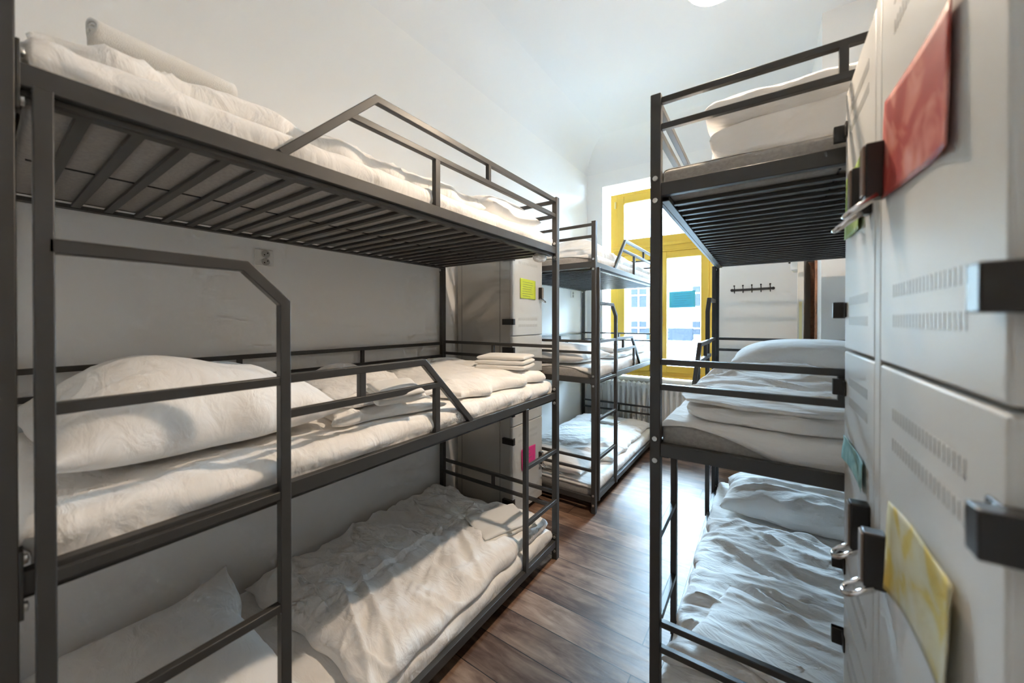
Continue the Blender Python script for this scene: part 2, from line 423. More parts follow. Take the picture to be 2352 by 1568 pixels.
    ls = bpy.data.objects.new('short_ladder', None); C.objects.link(ls); ls.parent = t
    mb = MB(); mb.bar([(.006, 1.650, .112), (.006, 1.650, .985)], N, .026, .024); mb.build('stile', S, ls, bevel=.002)
    for z in (.362, .668):
        mb = MB(); mb.bar([(.006, 1.652, z), (.006, L_ - .01, z)], N, .022, .022); mb.build('rung', S, ls, bevel=.002)
    return t

LIFT = .018
bunkA = make_bunk(); bunkA.location = (-1.074, .024, 0)
bunkA['label'] = 'dark steel triple bunk bed nearest on the left, ladder at the left edge'
bunkB = copy_tree(bunkA); bunkB.location = (-1.084, 2.660, 0)
bunkB['label'] = 'dark steel triple bunk bed at the far left beside the radiator and yellow window'
bunkC = copy_tree(bunkA); bunkC.location = (-.338, 3.333, LIFT); bunkC.rotation_euler = (0, 0, PI + .010)
bunkC['label'] = 'dark steel triple bunk bed on the right, half hidden by the tall white locker'
for x in (0, -W_):
    for y in (0, L_):
        MB().cyl((x, y, -LIFT / 2), (0, 0, 1), .013, LIFT, 16).build('levelling_foot', M['black'], bunkC, bevel=.001)

# ------------------------------------------------------------------ mattresses
def mattress_mesh():
    mb = MB(); mb.box(-.465, .465, -.965, .965, 0, .098)
    o = mb.build('mattress', M['mattress'], bevel=0, smooth=True)
    m = o.modifiers.new('bevel', 'BEVEL'); m.width = .018; m.segments = 3
    return o
BX = {'A': -1.557, 'B': -1.567, 'C': .158}; BY = {'A': 1.024, 'B': 3.66, 'C': 2.334}
MZ = [z - .0155 for z in ZR]; TOP = [z + .098 for z in MZ]
deck_word = ['bottom', 'middle', 'top']
bed_word = {'A': 'near left bunk', 'B': 'far left bunk by the window', 'C': 'right hand bunk'}
first = None
for bd in 'ABC':
    for k in range(3):
        o = mattress_mesh() if first is None else first.copy()
        if first is None: first = o
        else: C.objects.link(o)
        o.location = (BX[bd], BY[bd], MZ[k] + (LIFT if bd == 'C' else 0))
        tag(o, 'grey woven mattress on the %s deck of the %s' % (deck_word[k], bed_word[bd]), 'mattress', 'grey bunk mattresses')

def rng(bd): return BX[bd] - .467, BX[bd] + .467, BY[bd] - .967, BY[bd] + .967
def zt(bd, k): return TOP[k] + (LIFT if bd == 'C' else 0)

# ------------------------------------------------------------------ bedding, near left bunk (A)
x0, x1, y0, y1 = rng('A')
f_hem = lambda t: .095 + .012 * nz(t * 3, 1.7)
drape('bed_sheet', 'white sheet on the bottom deck of the near left bunk, under the big grey-shaded duvet', x0, x1, y0, y1, zt('A', 0), .09, .098, .05, .06, seed=1, ruff=.010)
drape('bed_sheet', 'white sheet on the middle deck of the near left bunk, creased along its front edge', x0, x1, y0, y1, zt('A', 1), .09, .105, .05, .07, seed=2, ruff=.024,
      wr=((.006, 1.5, 9, .3), (.005, 4, 12, 1.8), (.003, 9, 22, .9)))
stop = drape('bed_sheet', 'white sheet tucked round the top deck of the near left bunk', x0, x1, y0, y1, zt('A', 2), lambda t: .16, lambda t: .12 + .055 * nz(t * 3.1, 4.4), .07, .12, tuck=1, seed=3, ruff=.020, wr=((.008, 1.5, 8, .9), (.006, 4, 12, .5)))
mb = MB(); mb.ball((0, 0, 0), .045, (.9, 1.1, .62), 20)
for v in mb.b.verts: v.co += Vector((.006 * nz(v.co.x * 30, v.co.y * 30), .006 * nz(v.co.y * 30, 4), .004 * nz(v.co.x * 40, v.co.z * 40)))
o = mb.build('tucked_corner', M['sheet'], stop, smooth=True); o.location = Vector((-1.135, 1.935, 1.838)) - Vector(stop.location)
b = zt('A', 0) + .006
soft('duvet', 'white duvet on the bottom deck of the near left bunk, half in shadow', 'duvet', -1.552, 1.35, b, .92, 1.26, .085, group='white duvets', seed=12, rz=.03, nx=110, ny=130,
     p=9, wr=((.022, 1.4, 7, -.50), (.016, 2.6, 11, .30), (.007, 7, 20, -.9)), edge=.012, seam=('x', .02, .010), bumps=((.2, -.50, .2, .12, .035), (.3, -.1, .1, .6, .012)))
layered('folded_towel', 'folded white towel lying askew on the bottom deck duvet of the near left bunk', 'towel', -1.285, 1.735, b + .082, [(.27, .34, .022, 0, 0), (.26, .33, .022, .004, -.006)], 'towel', 'folded white towels', rz=-.42, seed=5)
soft('pillow', 'large white pillow at the near end of the bottom deck, near left bunk', 'pillow', -1.63, .345, b, .78, .57, .19, 'pillow', 'white pillows', seed=21, p=3.0, q=1.7, low=.42, pinch=.11, rz=-.05, zfun=lambda x, y: .10 * max(0, -x / .39) ** 2 * max(0, y / .285) ** 2,
     wr=((.010, 2, 7, .8), (.006, 4, 12, 2.2)), edge=.012)
b = zt('A', 1) + .006
soft('pillow', 'big plump white pillow at the near end of the middle deck, near left bunk', 'pillow', -1.565, .39, b, .80, .65, .225, 'pillow', 'white pillows', seed=22, p=2.5, q=1.75, low=.36, pinch=.07, rz=.03, nx=80, ny=80,
     wr=((.011, 1.6, 5, .5), (.008, 3, 10, 1.5)), edge=.012, bumps=((.08, -.15, .30, .15, .045), (.2, .2, .2, .1, -.02)))
layered('duvet', 'folded white duvet in the centre of the middle deck, near left bunk', 'duvet', -1.535, .975, b, [(.80, .44, .050, 0, 0), (.76, .40, .055, -.03, .02)], 'duvet', 'white duvets', rz=-.20, seed=31,
        nx=80, ny=70, p=5, wr=((.012, 2, 8, .5), (.006, 5, 14, 2.0)), edge=.02, bumps=((-.28, .02, .16, .10, .055), (-.05, .06, .10, .12, .03)))
layered('folded_towel', 'small folded white cloth on the folded duvet, middle deck of near left bunk', 'towel', -1.165, .905, b + .082, [(.20, .17, .026, 0, 0), (.19, .16, .022, .0, .004)], 'towel', 'folded white towels', rz=-.35, seed=8, tilt=(.05, .12))
soft('duvet', 'flat white duvet at the far end of the middle deck, near left bunk', 'duvet', -1.555, 1.61, b, .86, .74, .085, group='white duvets', seed=33, nx=100, ny=90, p=7,
     wr=((.012, 1.5, 7, .9), (.006, 4, 13, -.4)), edge=.03, bumps=((-.25, .1, .25, .35, .025), (.36, .1, .05, .3, -.012)))
layered('folded_towel', 'thick folded white towel on the far end of the middle deck, near left bunk', 'towel', -1.315, 1.835, b + .082, [(.31, .22, .032, 0, 0), (.31, .215, .032, 0, .003), (.30, .21, .028, 0, .004)], 'towel', 'folded white towels', rz=.28, seed=41, wr=((.002, 3, 9, .3),), edge=.006)
layered('folded_towel', 'flat white cloth lying left of the thick folded towel, middle deck, near left bunk', 'towel', -1.60, 1.80, b + .083, [(.20, .24, .018, 0, 0)], 'towel', 'folded white towels', rz=.30, seed=44)
b = zt('A', 2) + .006
soft('duvet', 'white duvet spread along the top deck of the near left bunk', 'duvet', -1.57, .735, b, .84, 1.36, .100, group='white duvets', seed=51, nx=90, ny=130, p=6,
     wr=((.018, 1.5, 7, .9), (.012, 3, 12, .2), (.006, 8, 18, 1.4)), edge=.02, bumps=((.12, .45, .25, .2, .018), (.30, -.64, .12, .06, .02)))
soft('pillow', 'white pillow at the far end of the top deck, near left bunk', 'pillow', -1.50, 1.715, b, .74, .46, .205, 'pillow', 'white pillows', seed=53, p=2.6, q=1.7, low=.40, pinch=.08, wr=((.010, 2, 9, .7), (.005, 5, 14, 2.0)), edge=.012)
rolled('rolled_towel', 'rolled off-white towel on the duvet of the top deck, near left bunk', 'towel', (-1.305, .155, 2.132), (-1.305, .435, 2.124), .036, 0, 'towel', seed=3)

# ------------------------------------------------------------------ bedding, far left bunk (B)
x0, x1, y0, y1 = rng('B')
drape('bed_sheet', 'white sheet on the bottom deck of the far left bunk by the window', x0, x1, y0, y1, zt('B', 0), .09, .08, .03, .06, seed=61, ruff=.012)
drape('bed_sheet', 'white sheet on the middle deck of the far left bunk by the window', x0, x1, y0, y1, zt('B', 1), .09, .095, lambda t: .05 + .045 * math.sin((t + 1.2) * 7), .06, seed=62, ruff=.012)
drape('bed_sheet', 'white sheet on the top deck of the far left bunk by the window', x0, x1, y0, y1, zt('B', 2), .09, .095, lambda t: .045 + .035 * math.sin((t + 1.2) * 6), .06, seed=63, ruff=.010)
b = zt('B', 0) + .006
soft('duvet', 'white duvet spread over the bottom deck of the far left bunk', 'duvet', -1.575, 3.90, b, .86, 1.40, .085, group='white duvets', seed=65, nx=90, ny=110, p=6, wr=((.014, 1.5, 8, .5), (.008, 4, 13, 1.0)), edge=.02)
soft('pillow', 'white pillow at the near end of the bottom deck, far left bunk', 'pillow', -1.60, 2.95, b, .80, .46, .13, 'pillow', 'white pillows', seed=66, p=2.6, q=1.7, low=.42, pinch=.08, wr=((.008, 2, 8, .8),))
layered('folded_towel', 'folded towel on the bottom deck duvet of the far left bunk, bluish in the daylight', 'towel', -1.56, 4.16, b + .084, [(.34, .14, .022, 0, 0), (.33, .13, .02, 0, 0)], 'towel', 'folded white towels', rz=-.1, seed=67)
b = zt('B', 1) + .006
soft('pillow', 'white pillow at the near end of the middle deck, far left bunk', 'pillow', -1.58, 3.00, b, .78, .58, .17, 'pillow', 'white pillows', seed=71, p=2.6, q=1.7, low=.40, pinch=.08, wr=((.010, 2, 8, .4), (.005, 4, 12, 1.8)))
layered('duvet', 'folded white duvet on the middle deck of the far left bunk', 'duvet', -1.58, 3.95, b, [(.82, 1.10, .06, 0, 0), (.78, 1.02, .07, -.01, .02)], 'duvet', 'white duvets', seed=72, nx=70, ny=80, p=5, wr=((.014, 2, 8, .5), (.008, 5, 13, 2.0)), edge=.02)
b = zt('B', 2) + .006
soft('duvet', 'heaped white duvet on the top deck of the far left bunk', 'duvet', -1.58, 3.72, b, .84, 1.72, .12, group='white duvets', seed=75, nx=90, ny=120, p=5, wr=((.022, 2, 8, .7), (.012, 4, 12, 1.9)), edge=.02,
     bumps=((.1, -.62, .32, .16, .10), (.1, -.2, .3, .22, .02)))

# ------------------------------------------------------------------ bedding, right hand bunk (C)
x0, x1, y0, y1 = rng('C')
drape('bed_sheet', 'white sheet on the bottom deck of the right hand bunk', x0, x1, y0, y1, zt('C', 0), .10, .08, .07, .06, seed=81, ruff=.012)
drape('bed_sheet', 'white sheet hanging slantwise over the grey mattress, middle deck of right hand bunk', x0, x1, y0, y1, zt('C', 1), .075, .09, lambda t: max(.022, min(.105, .022 + .25 * max(0, t + .20) + .012 * math.sin(t * 15))), .06, seed=82, ruff=.012)
drape('bed_sheet', 'white sheet on the top deck of the right hand bunk, grey mattress end bare', x0, x1, y0 + .01, y1, zt('C', 2), .085, .09, .015, .06, seed=83, ruff=.006)
b = zt('C', 0) + .006
soft('duvet', 'rumpled white duvet on the bottom deck of the right hand bunk', 'duvet', .155, 2.01, b, .90, 1.16, .09, group='white duvets', seed=91, nx=120, ny=130, p=7,
     wr=((.026, 1.3, 7, .22), (.018, 2.2, 11, -.30), (.006, 6, 20, .6)), edge=.02, seam=('x', .22, .012))
soft('pillow', 'rumpled white pillow at the far end of the bottom deck, right hand bunk', 'pillow', .165, 2.96, b, .84, .52, .20, 'pillow', 'white pillows', seed=92, p=3, q=1.9, low=.40, pinch=.06, wr=((.022, 2.2, 9, .2), (.010, 4, 14, -.5)), edge=.02)
layered('duvet', 'folded cover end lying flat at the near end of the bottom deck, right hand bunk', 'duvet', .17, 1.58, b + .085, [(.74, .36, .03, 0, 0)], 'duvet', 'white duvets', rz=-.28, seed=94, wr=((.008, 2, 12, .2), (.004, 5, 18, .5)), nx=70, ny=50)
b = zt('C', 1) + .006
layered('duvet', 'folded white duvet at the near end of the middle deck, right hand bunk', 'duvet', .185, 1.60, b, [(.86, .40, .055, 0, 0), (.84, .34, .045, .0, .01)], 'duvet', 'white duvets', seed=95, nx=110, ny=60, p=4, wr=((.018, 1.8, 8, .15), (.008, 4, 14, -.3)), edge=.025)
soft('duvet', 'white duvet with wavy creases in the middle of the middle deck, right hand bunk', 'duvet', .17, 2.22, b, .88, .80, .115, group='white duvets', seed=96, nx=100, ny=90, p=4, wr=((.020, 1.8, 8, .5), (.012, 3, 12, -.4)), edge=.02)
soft('pillow', 'smooth white pillow at the far end of the middle deck, right hand bunk', 'pillow', .22, 2.92, b, .84, .62, .235, 'pillow', 'white pillows', seed=97, p=2.8, q=1.9, low=.38, pinch=.05, wr=((.004, 2, 6, .4),))
b = zt('C', 2) + .006
layered('duvet', 'thick block of folded white duvet on the top deck, right hand bunk', 'duvet', .21, 1.66, b, [(.76, .50, .135, 0, 0), (.76, .50, .115, -.004, .004)], 'duvet', 'white duvets', seed=98, nx=90, ny=60, p=7, q=2.8, wr=((.010, 1.8, 6, .3), (.005, 4, 11, -.4)), edge=.014, low=.5)

# ------------------------------------------------------------------ lockers
def lock_parts(door, x, y, zc, out):
    """hasp lock with a chrome loop; out = -1/+1 direction the door faces along x"""
    mb = MB(); a, b_ = sorted((x, x + out * .030)); mb.box(a, b_, y - .015, y + .015, zc - .050, zc + .044)
    lk = mb.build('lock', M['black'], door, bevel=.003)
    mb = MB(); a, b_ = sorted((x + out * .0295, x + out * .033)); mb.box(a, b_, y - .013, y + .013, zc - .044, zc + .040); mb.build('lock_plate', M['lock_plate'], lk, bevel=.001)
    mb = MB(); d0 = Vector((out * .80, 0, -.60)); o0 = Vector((x + out * .016, y, zc - .046)); pts = [o0 + Vector((0, -.017, 0))]
    for i in range(13):
        a = PI * i / 12; pts.append(o0 + d0 * (.030 + .018 * math.sin(a)) + Vector((0, -.017 * math.cos(a), 0)))
    pts.append(o0 + Vector((0, .017, 0)))
    mb.tube(pts, .0048, 10); mb.build('lock_loop', M['chrome'], lk, smooth=True)

def locker(name, label, xf, out, cols, zs, depth, y_near, y_far):
    """cols = [(ya, yb, hinge_end)], zs = door boundaries low..high, out = direction the doors face"""
    t = thing(name, label, 'locker', (xf - out * depth / 2, (y_near + y_far) / 2, 0))
    T = Vector(t.location)
    def fin(mb, nm, m, par, **k):
        bmesh.ops.translate(mb.b, verts=mb.b.verts[:], vec=-T); return mb.build(nm, m, par, **k)
    xb = xf - out * depth; xd = xf - out * .020
    mb = MB(); a, b_ = sorted((xd, xb)); mb.box(a, b_, y_near, y_far, .03, zs[-1] + .004)
    body = fin(mb, 'body', M['locker_body'], t, bevel=.003)
    mb = MB(); a, b_ = sorted((xf - out * .06, xb + out * .03)); mb.box(a, b_, y_near + .02, y_far - .02, 0, .03); fin(mb, 'plinth', M['gap'], t)
    mb = MB()
    for s in (.11, depth - .045):
        x = xf - out * s; mb.box(x - .0012, x + .0012, y_near - .001, y_near + .001, .05, zs[-1] - .02)
    fin(mb, 'side_seam', M['gap'], t)
    for (_, a1, _h), (b1, _2, _h2) in zip(cols, cols[1:]):
        mb = MB(); a, b_ = sorted((xf, xd)); mb.box(a, b_, a1 + .001, b1 - .001, .05, zs[-1]); fin(mb, 'stile', M['locker'], t, bevel=.002)
    for ya, yb, hinge in cols:
        for k in range(len(zs) - 1):
            za, zb = zs[k] + .003, zs[k + 1] - .003
            mb = MB(); a, b_ = sorted((xf, xd)); mb.box(a, b_, ya + .002, yb - .002, za, zb)
            d = fin(mb, 'door', M['locker'], t, bevel=.004)
            w = yb - ya; m0, m1 = ya + .18 * w, ya + .82 * w
            for zc in (za + .072, za + .120, zb - .072, zb - .120):
                mb = MB()
                for i in range(20):
                    y = m0 + (m1 - m0) * (i + .5) / 20; a, b_ = sorted((xf - out * .001, xf + out * .0006)); mb.box(a, b_, y - .0035, y + .0035, zc - .010, zc + .010)
                fin(mb, 'vent', M['vent'], d)
            ye = ya if hinge == 'near' else yb; s = -1 if hinge == 'near' else 1
            for zc in (zb - .097, za + .100):
                mb = MB(); a, b_ = sorted((xf + out * .024, xf - out * .075)); c1, c2 = sorted((ye + s * (.024 if s < 0 else .014), ye - s * .001)); mb.box(a, b_, c1, c2, zc - .021, zc + .021)
                c1, c2 = sorted((ye + s * .012, ye - s * .03)); a, b_ = sorted((xf + out * .0005, xf + out * .004)); mb.box(a, b_, c1, c2, zc - .019, zc + .019)
                fin(mb, 'hinge', M['black'], d, bevel=.003)
            yl = (yb - .045) if hinge == 'near' else (ya + .04)
            b0 = bpy.data.objects.new('tmp', None)
            lock_parts_T(d, xf, yl, (za + zb) / 2, out, T)
    return t
def lock_parts_T(door, x, y, zc, out, T):
    lock_parts(door, x - T.x, y - T.y, zc - T.z, out)

ZD = (.055, .720, 1.383, 2.052)
lkD = locker('locker', 'tall pale locker at the right edge, two columns of doors with a red note', .165, -1, [(.489, .925, 'near'), (.965, 1.300, 'far')], ZD, .52, .489, 1.300)
ZL = (.045, .690, 1.347, 2.01)
lkL = locker('locker', 'pale narrow locker against the left wall between the two left bunks, with a lime note', -1.51, 1, [(2.19, 2.615, 'near')], ZL, .53, 2.19, 2.615)

# ------------------------------------------------------------------ notes on the lockers and the window
def note(name, label, corners, nrm, material, group='coloured paper notes', curl=.006, writing=0, seed=0, border=None, off=.003):
    """paper sheet; corners TL,TR,BR,BL in space, bulging a little along nrm"""
    P = [Vector(c) for c in corners]; nv = Vector(nrm); N = 14; mb = MB(); V = {}
    cen = sum(P, Vector()) / 4
    def at(u, v, h=0):
        q = P[0].lerp(P[1], u).lerp(P[3].lerp(P[2], u), v)
        return q - cen + nv * (off + curl * (abs(2 * u - 1) ** 3 * (.4 + .6 * v) + .3 * nz(u * 2, v * 2, seed)) + h)
    for i in range(N + 1):
        for j in range(N + 1): V[i, j] = mb.b.verts.new(at(i / N, j / N))
    for i in range(N):
        for j in range(N): mb.b.faces.new((V[i, j], V[i + 1, j], V[i + 1, j + 1], V[i, j + 1]))
    o = mb.build(name, material, smooth=True); o.location = cen
    sd = o.modifiers.new('thickness', 'SOLIDIFY'); sd.thickness = .0004; sd.offset = 0
    if writing:
        mb = MB(); rnd = random.Random(seed)
        for r in range(writing):
            v = .16 + .70 * r / max(1, writing - 1); u = .14 + rnd.random() * .06; end = .86 - rnd.random() * .25
            pts = []; k = 0
            while u < end:
                pts.append(at(u, v + .016 * math.sin(k * 1.9) + .01 * nz(k * .4, r), .0007)); u += .018; k += 1
            if len(pts) > 2: mb.tube(pts, .0009, 4)
        mb.build('handwriting', M['ink'], o)
    return tag(o, label, 'note', group)

pm = lambda n, c: mat(n, c, .6, spec=.2)
def sign_paper():
    m = pm('blue_sign_paper', (.12, .55, .70)); nt = m.node_tree; b = nt.nodes['Principled BSDF']; o = nt.nodes['Material Output']
    t = nt.nodes.new('ShaderNodeBsdfTranslucent'); t.inputs['Color'].default_value = (.20, .75, .95, 1)
    x = nt.nodes.new('ShaderNodeMixShader'); x.inputs['Fac'].default_value = .07
    nt.links.new(b.outputs['BSDF'], x.inputs[1]); nt.links.new(t.outputs['BSDF'], x.inputs[2]); nt.links.new(x.outputs['Shader'], o.inputs['Surface']); return m
XD = .165
def dq(y0, y1, z00, z01, z10, z11): return [(XD, y0, z00), (XD, y1, z01), (XD, y1, z11), (XD, y0, z10)]
note('paper_note', 'red sheet with a pale swirling drawing on the top near door of the right locker', dq(.872, .592, 1.826, 1.806, 1.664, 1.646), (-1, 0, 0),
     paper_mat('red_drawing_paper', [(.30, .022, .016), (.36, .035, .025), (.50, .15, .11), (.58, .27, .25)], 6, 1.6, [.3, .47, .55, .68]), curl=.006, seed=3)
note('paper_note', 'yellow sheet with a cream map-like drawing on the middle near door of the right locker', dq(.826, .576, 1.172, 1.184, 1.030, 1.046), (-1, 0, 0),
     paper_mat('yellow_drawing_paper', [(.52, .36, .04), (.54, .43, .12), (.54, .50, .31), (.58, .56, .43)], 8, 1.8, [.30, .40, .48, .62]), curl=.010, seed=4)
note('paper_note', 'green sheet with light scribbles on the top far door of the right locker', dq(1.245, 1.07, 1.812, 1.812, 1.660, 1.660), (-1, 0, 0),
     paper_mat('green_drawing_paper', [(.20, .32, .04), (.28, .42, .07), (.45, .55, .22)], 16, 2.5, [.35, .5, .7]), seed=5)
note('paper_note', 'teal sheet on the middle far door of the right locker', dq(1.272, 1.03, 1.165, 1.165, 1.105, 1.105), (-1, 0, 0),
     paper_mat('teal_drawing_paper', [(.16, .33, .33), (.25, .45, .43), (.4, .55, .52)], 14, 2, [.35, .5, .7]), seed=6)
XL = -1.51
note('paper_note', 'lime yellow note with handwriting on the top door of the left locker', [(XL, 2.285, 1.775), (XL, 2.50, 1.768), (XL, 2.50, 1.622), (XL, 2.285, 1.625)], (1, 0, 0), pm('lime_paper', (.58, .68, .07)), writing=7, seed=7)
note('paper_note', 'bright pink note on the bottom door of the left locker', [(XL, 2.30, .50), (XL, 2.50, .49), (XL, 2.49, .365), (XL, 2.30, .345)], (1, 0, 0), pm('pink_paper', (.85, .06, .28)), curl=.008, writing=4, seed=8)

# ------------------------------------------------------------------ the room
XW, XR, YB, YWW, H = -2.08, .70, -.75, 4.85, 3.80
WX0, WX1, WZ0, WZ1 = -1.86, -.50, .70, 3.27        # opening in the window wall
struct(MB().box(XW - .2, XR + .3, YB - .3, YWW + .3, -.1, 0), 'floor', M['floor'], 'dark brown and grey wood plank floor', 'floor')
struct(MB().box(XW - .2, XW, YB - .3, YWW + .45, -.1, H + .1), 'wall_left', M['wall'], 'white left wall behind the two left bunks', 'wall')
struct(MB().box(XR, XR + .2, YB - .3, YWW + .45, -.1, H + .1), 'wall_right', M['wall'], 'white right wall behind the right bunk', 'wall')
struct(MB().box(XW - .2, XR + .2, YB - .2, YB, -.1, H + .1), 'wall_back', M['wall'], 'white wall behind the viewpoint', 'wall')
mb = MB(); yb = YWW + .34
mb.box(XW - .2, WX0, YWW, yb, -.1, H + .1); mb.box(WX1, XR + .2, YWW, yb, -.1, H + .1)
mb.box(WX0, WX1, YWW, yb, WZ1, H + .1); mb.box(WX0, WX1, YWW + .02, yb, -.1, WZ0)
struct(mb, 'wall_window', M['wall'], 'white end wall with the tall yellow window', 'wall')
struct(MB().box(XW - .2, XR + .2, YB - .2, YWW + .34, H, H + .15), 'ceiling', M['ceil'], 'white high ceiling', 'ceiling')
def cove(r, n=10): return [(r - r * math.sin(a), -r + r * math.cos(a)) for a in [PI / 2 * i / n for i in range(n + 1)]]
cv = [(0, 0)] + [(.34 * (1 - math.cos(PI / 2 * i / 10)), -.34 * (1 - math.sin(PI / 2 * i / 10))) for i in range(11)]
mb = MB(); mb.prism([(XW + u, H + v) for u, v in cv], 'y', YB, YWW); struct(mb, 'trim_1', M['cove'], 'curved cove between left wall and ceiling', 'cove', smooth='auto')
mb = MB(); mb.prism([(YWW - u, H + v) for u, v in cv], 'x', XW, XR); struct(mb, 'trim_2', M['cove'], 'curved cove between window wall and ceiling', 'cove', smooth='auto')
# shower-room box in the far right corner, with its door
DX = .33
mb = MB(); mb.box(DX, XR, 3.68, 3.76, 0, H); mb.box(DX, DX + .07, 3.76, 3.95, 0, H); mb.box(DX, DX + .07, 4.78, YWW, 0, H); mb.box(DX, DX + .07, 3.95, 4.78, 2.08, H)
struct(mb, 'wall_partition', M['wall'], 'white partition box in the far right corner', 'wall')
mb = MB()
for y in (3.95, 4.72): mb.box(DX - .015, DX + .085, y, y + .06, 0, 2.08)
mb.box(DX - .015, DX + .085, 3.95, 4.78, 2.03, 2.09)
d1 = struct(mb, 'door_1', M['brown'], 'brown wooden door frame in the partition with a cream door ajar', 'door', bevel=.004)
# leaf, hinged at the far jamb and standing open
hx, hy, fx, fy = .318, 4.70, .222, 3.97
lv = Vector((fx - hx, fy - hy, 0)); ln = lv.length; lv.normalize(); an = math.atan2(lv.y, lv.x)
leaf = MB().box(0, ln, -.022, .022, .01, 2.0).build('door_leaf', M['cream'], d1, bevel=.004); leaf.location = (hx, hy, 0); leaf.rotation_euler = (0, 0, an)
MB().box(ln - .001, ln + .0025, -.010, .010, 1.25, 1.62).build('lock_plate', M['brass'], leaf)
mb = MB(); mb.cyl((ln - .06, -.04, 1.05), (0, 1, 0), .010, .06); mb.box(ln - .17, ln - .05, -.075, -.060, 1.04, 1.06); mb.build('lever_handle', M['chrome'], leaf, bevel=.002)
mb = MB(); mb.box(ln - .30, ln - .06, -.075, -.022, 1.90, 1.97); cl = mb.build('door_closer', M['wplastic'], leaf, bevel=.006)
MB().box(ln - .30, ln - .27, -.11, .18, 1.985, 1.995).build('closer_arm', M['iron'], cl)
# baseboard
struct(MB().box(XW, XW + .012, YB, YWW, 0, .07), 'baseboard_left', M['wplastic'], 'low white skirting along the left wall', 'baseboard')

# ------------------------------------------------------------------ window
YF = 4.98
win = thing('window_1', 'tall yellow-framed window in the end wall', 'window', (0, 0, 0)); win['kind'] = 'structure'
FX0, FX1, FZ0, FZ1 = -1.79, -.535, .755, 3.175
mb = MB(); f = .05
mb.box(FX0, FX0 + .095, YF - .01, YF + .08, FZ0, FZ1); mb.box(FX1 - f, FX1, YF - .01, YF + .08, FZ0, FZ1)
mb.box(FX0 + .095, FX1 - f, YF - .01, YF + .08, FZ1 - f, FZ1); mb.box(FX0 + .095, FX1 - f, YF - .01, YF + .08, FZ0, FZ0 + .05)
mb.build('outer_frame', M['yellow'], win, bevel=.006)
mb = MB(); mb.box(FX0 + f, FX1 - f, YF - .03, YF + .07, 2.335, 2.435); mb.box(FX0 + f, FX1 - f, YF - .055, YF + .02, 2.405, 2.445); mb.box(FX0 + f, FX1 - f, YF - .04, YF + .02, 2.33, 2.35)
mb.build('transom', M['yellow'], win, bevel=.006)
xm = -1.155
mb = MB(); mb.box(xm - .03, xm + .03, YF - .02, YF + .07, FZ0 + .05, 2.335); mb.build('mullion', M['yellow'], win, bevel=.006)
def sash(a, b, z0, z1, s):
    mb = MB(); y0_, y1_ = YF - .022, YF + .045
    mb.box(a, a + s, y0_, y1_, z0, z1); mb.box(b - s, b, y0_, y1_, z0, z1); mb.box(a + s, b - s, y0_, y1_, z0, z0 + s); mb.box(a + s, b - s, y0_, y1_, z1 - s, z1)
    o = mb.build('sash', M['yellow'], win, bevel=.006)
    MB().box(a + s - .005, b - s + .005, YF + .012, YF + .016, z0 + s - .005, z1 - s + .005).build('pane', M['glass'], o)
    return o
sash(FX0 + .095, FX1 - f, 2.445, FZ1 - f, .095)
sl = sash(FX0 + .095, xm - .012, FZ0 + .05, 2.33, .10); sr = sash(xm + .012, FX1 - f, FZ0 + .05, 2.33, .085)
mb = MB(); mb.box(xm + .035, xm + .055, YF - .05, YF - .022, 1.42, 1.52); mb.box(xm + .037, xm + .053, YF - .07, YF - .05, 1.36, 1.50); mb.build('window_handle', M['brass'], sr, bevel=.003)
MB().cyl((FX0 + .075, YF - .03, 3.02), (0, 0, 1), .011, .09, 12).build('hinge', M['brass'], win, bevel=.002)
MB().box(WX0 + .001, WX1 - .001, YWW - .02, YF + .02, WZ0 - .01, WZ0 + .025).build('sill', M['white'], win, bevel=.005)
MB().box(FX0 + .01, FX1 - .01, YF - .035, YF + .0, .735, .765).build('weather_bar', M['yellow'], win, bevel=.005)
bs = note('paper_note', 'light blue printed sign stuck on the right window pane', [(-1.035, YF, 1.822), (-.735, YF, 1.829), (-.735, YF, 1.625), (-1.035, YF, 1.618)], (0, -1, 0), sign_paper(), writing=6, seed=15, curl=.001, off=-.008)
# sheer daylight through the window: sky portal
pl = bpy.data.lights.new('window_portal', 'AREA'); pl.shape = 'RECTANGLE'; pl.size = 1.25; pl.size_y = 2.45; pl.cycles.is_portal = True
po = bpy.data.objects.new('window_portal', pl); C.objects.link(po); po.location = ((FX0 + FX1) / 2, YF + .12, (FZ0 + FZ1) / 2); po.rotation_euler = (-PI / 2, 0, 0)

# ------------------------------------------------------------------ radiator
rad = thing('radiator', 'white cast-iron column radiator under the window', 'radiator', (-1.25, 4.75, 0))
proto = None
for i in range(16):
    x = -.48 + i * .0644
    if proto is None:
        mb = MB()
        N8 = 14; rows = []
        for k in range(13):
            z = .10 + .57 * k / 12; e = max(0, abs(k - 6) - 4) / 2
            rows.append([mb.b.verts.new(((.0190 + .010 * e) * math.cos(2 * PI * q / N8), (.021 + .020 * e) * math.sin(2 * PI * q / N8), z)) for q in range(N8)])
        for r0, r1 in zip(rows, rows[1:]):
            for q in range(N8): mb.b.faces.new((r0[q], r0[(q + 1) % N8], r1[(q + 1) % N8], r1[q]))
        for z in (.10, .67): mb.ball((0, 0, z), .030, (1, 1.5, .55), 14)
        mb.ball((0, 0, .682), .016, (.8, 2.2, 1), 10)
        for z in (.135, .635): mb.cyl((0, 0, z), (1, 0, 0), .018, .066, 12)
        o = proto = mb.build('section', M['white'], rad, smooth=True)
    else:
        o = proto.copy(); C.objects.link(o); o.parent = rad
    o.location = (x, 0, 0)
mb = MB()
for x in (-.44, .44):
    for dy in (-.045, .045): mb.cyl((x, dy, .05), (0, 0, 1), .014, .11, 10)
mb.build('foot', M['white'], rad, smooth=True)
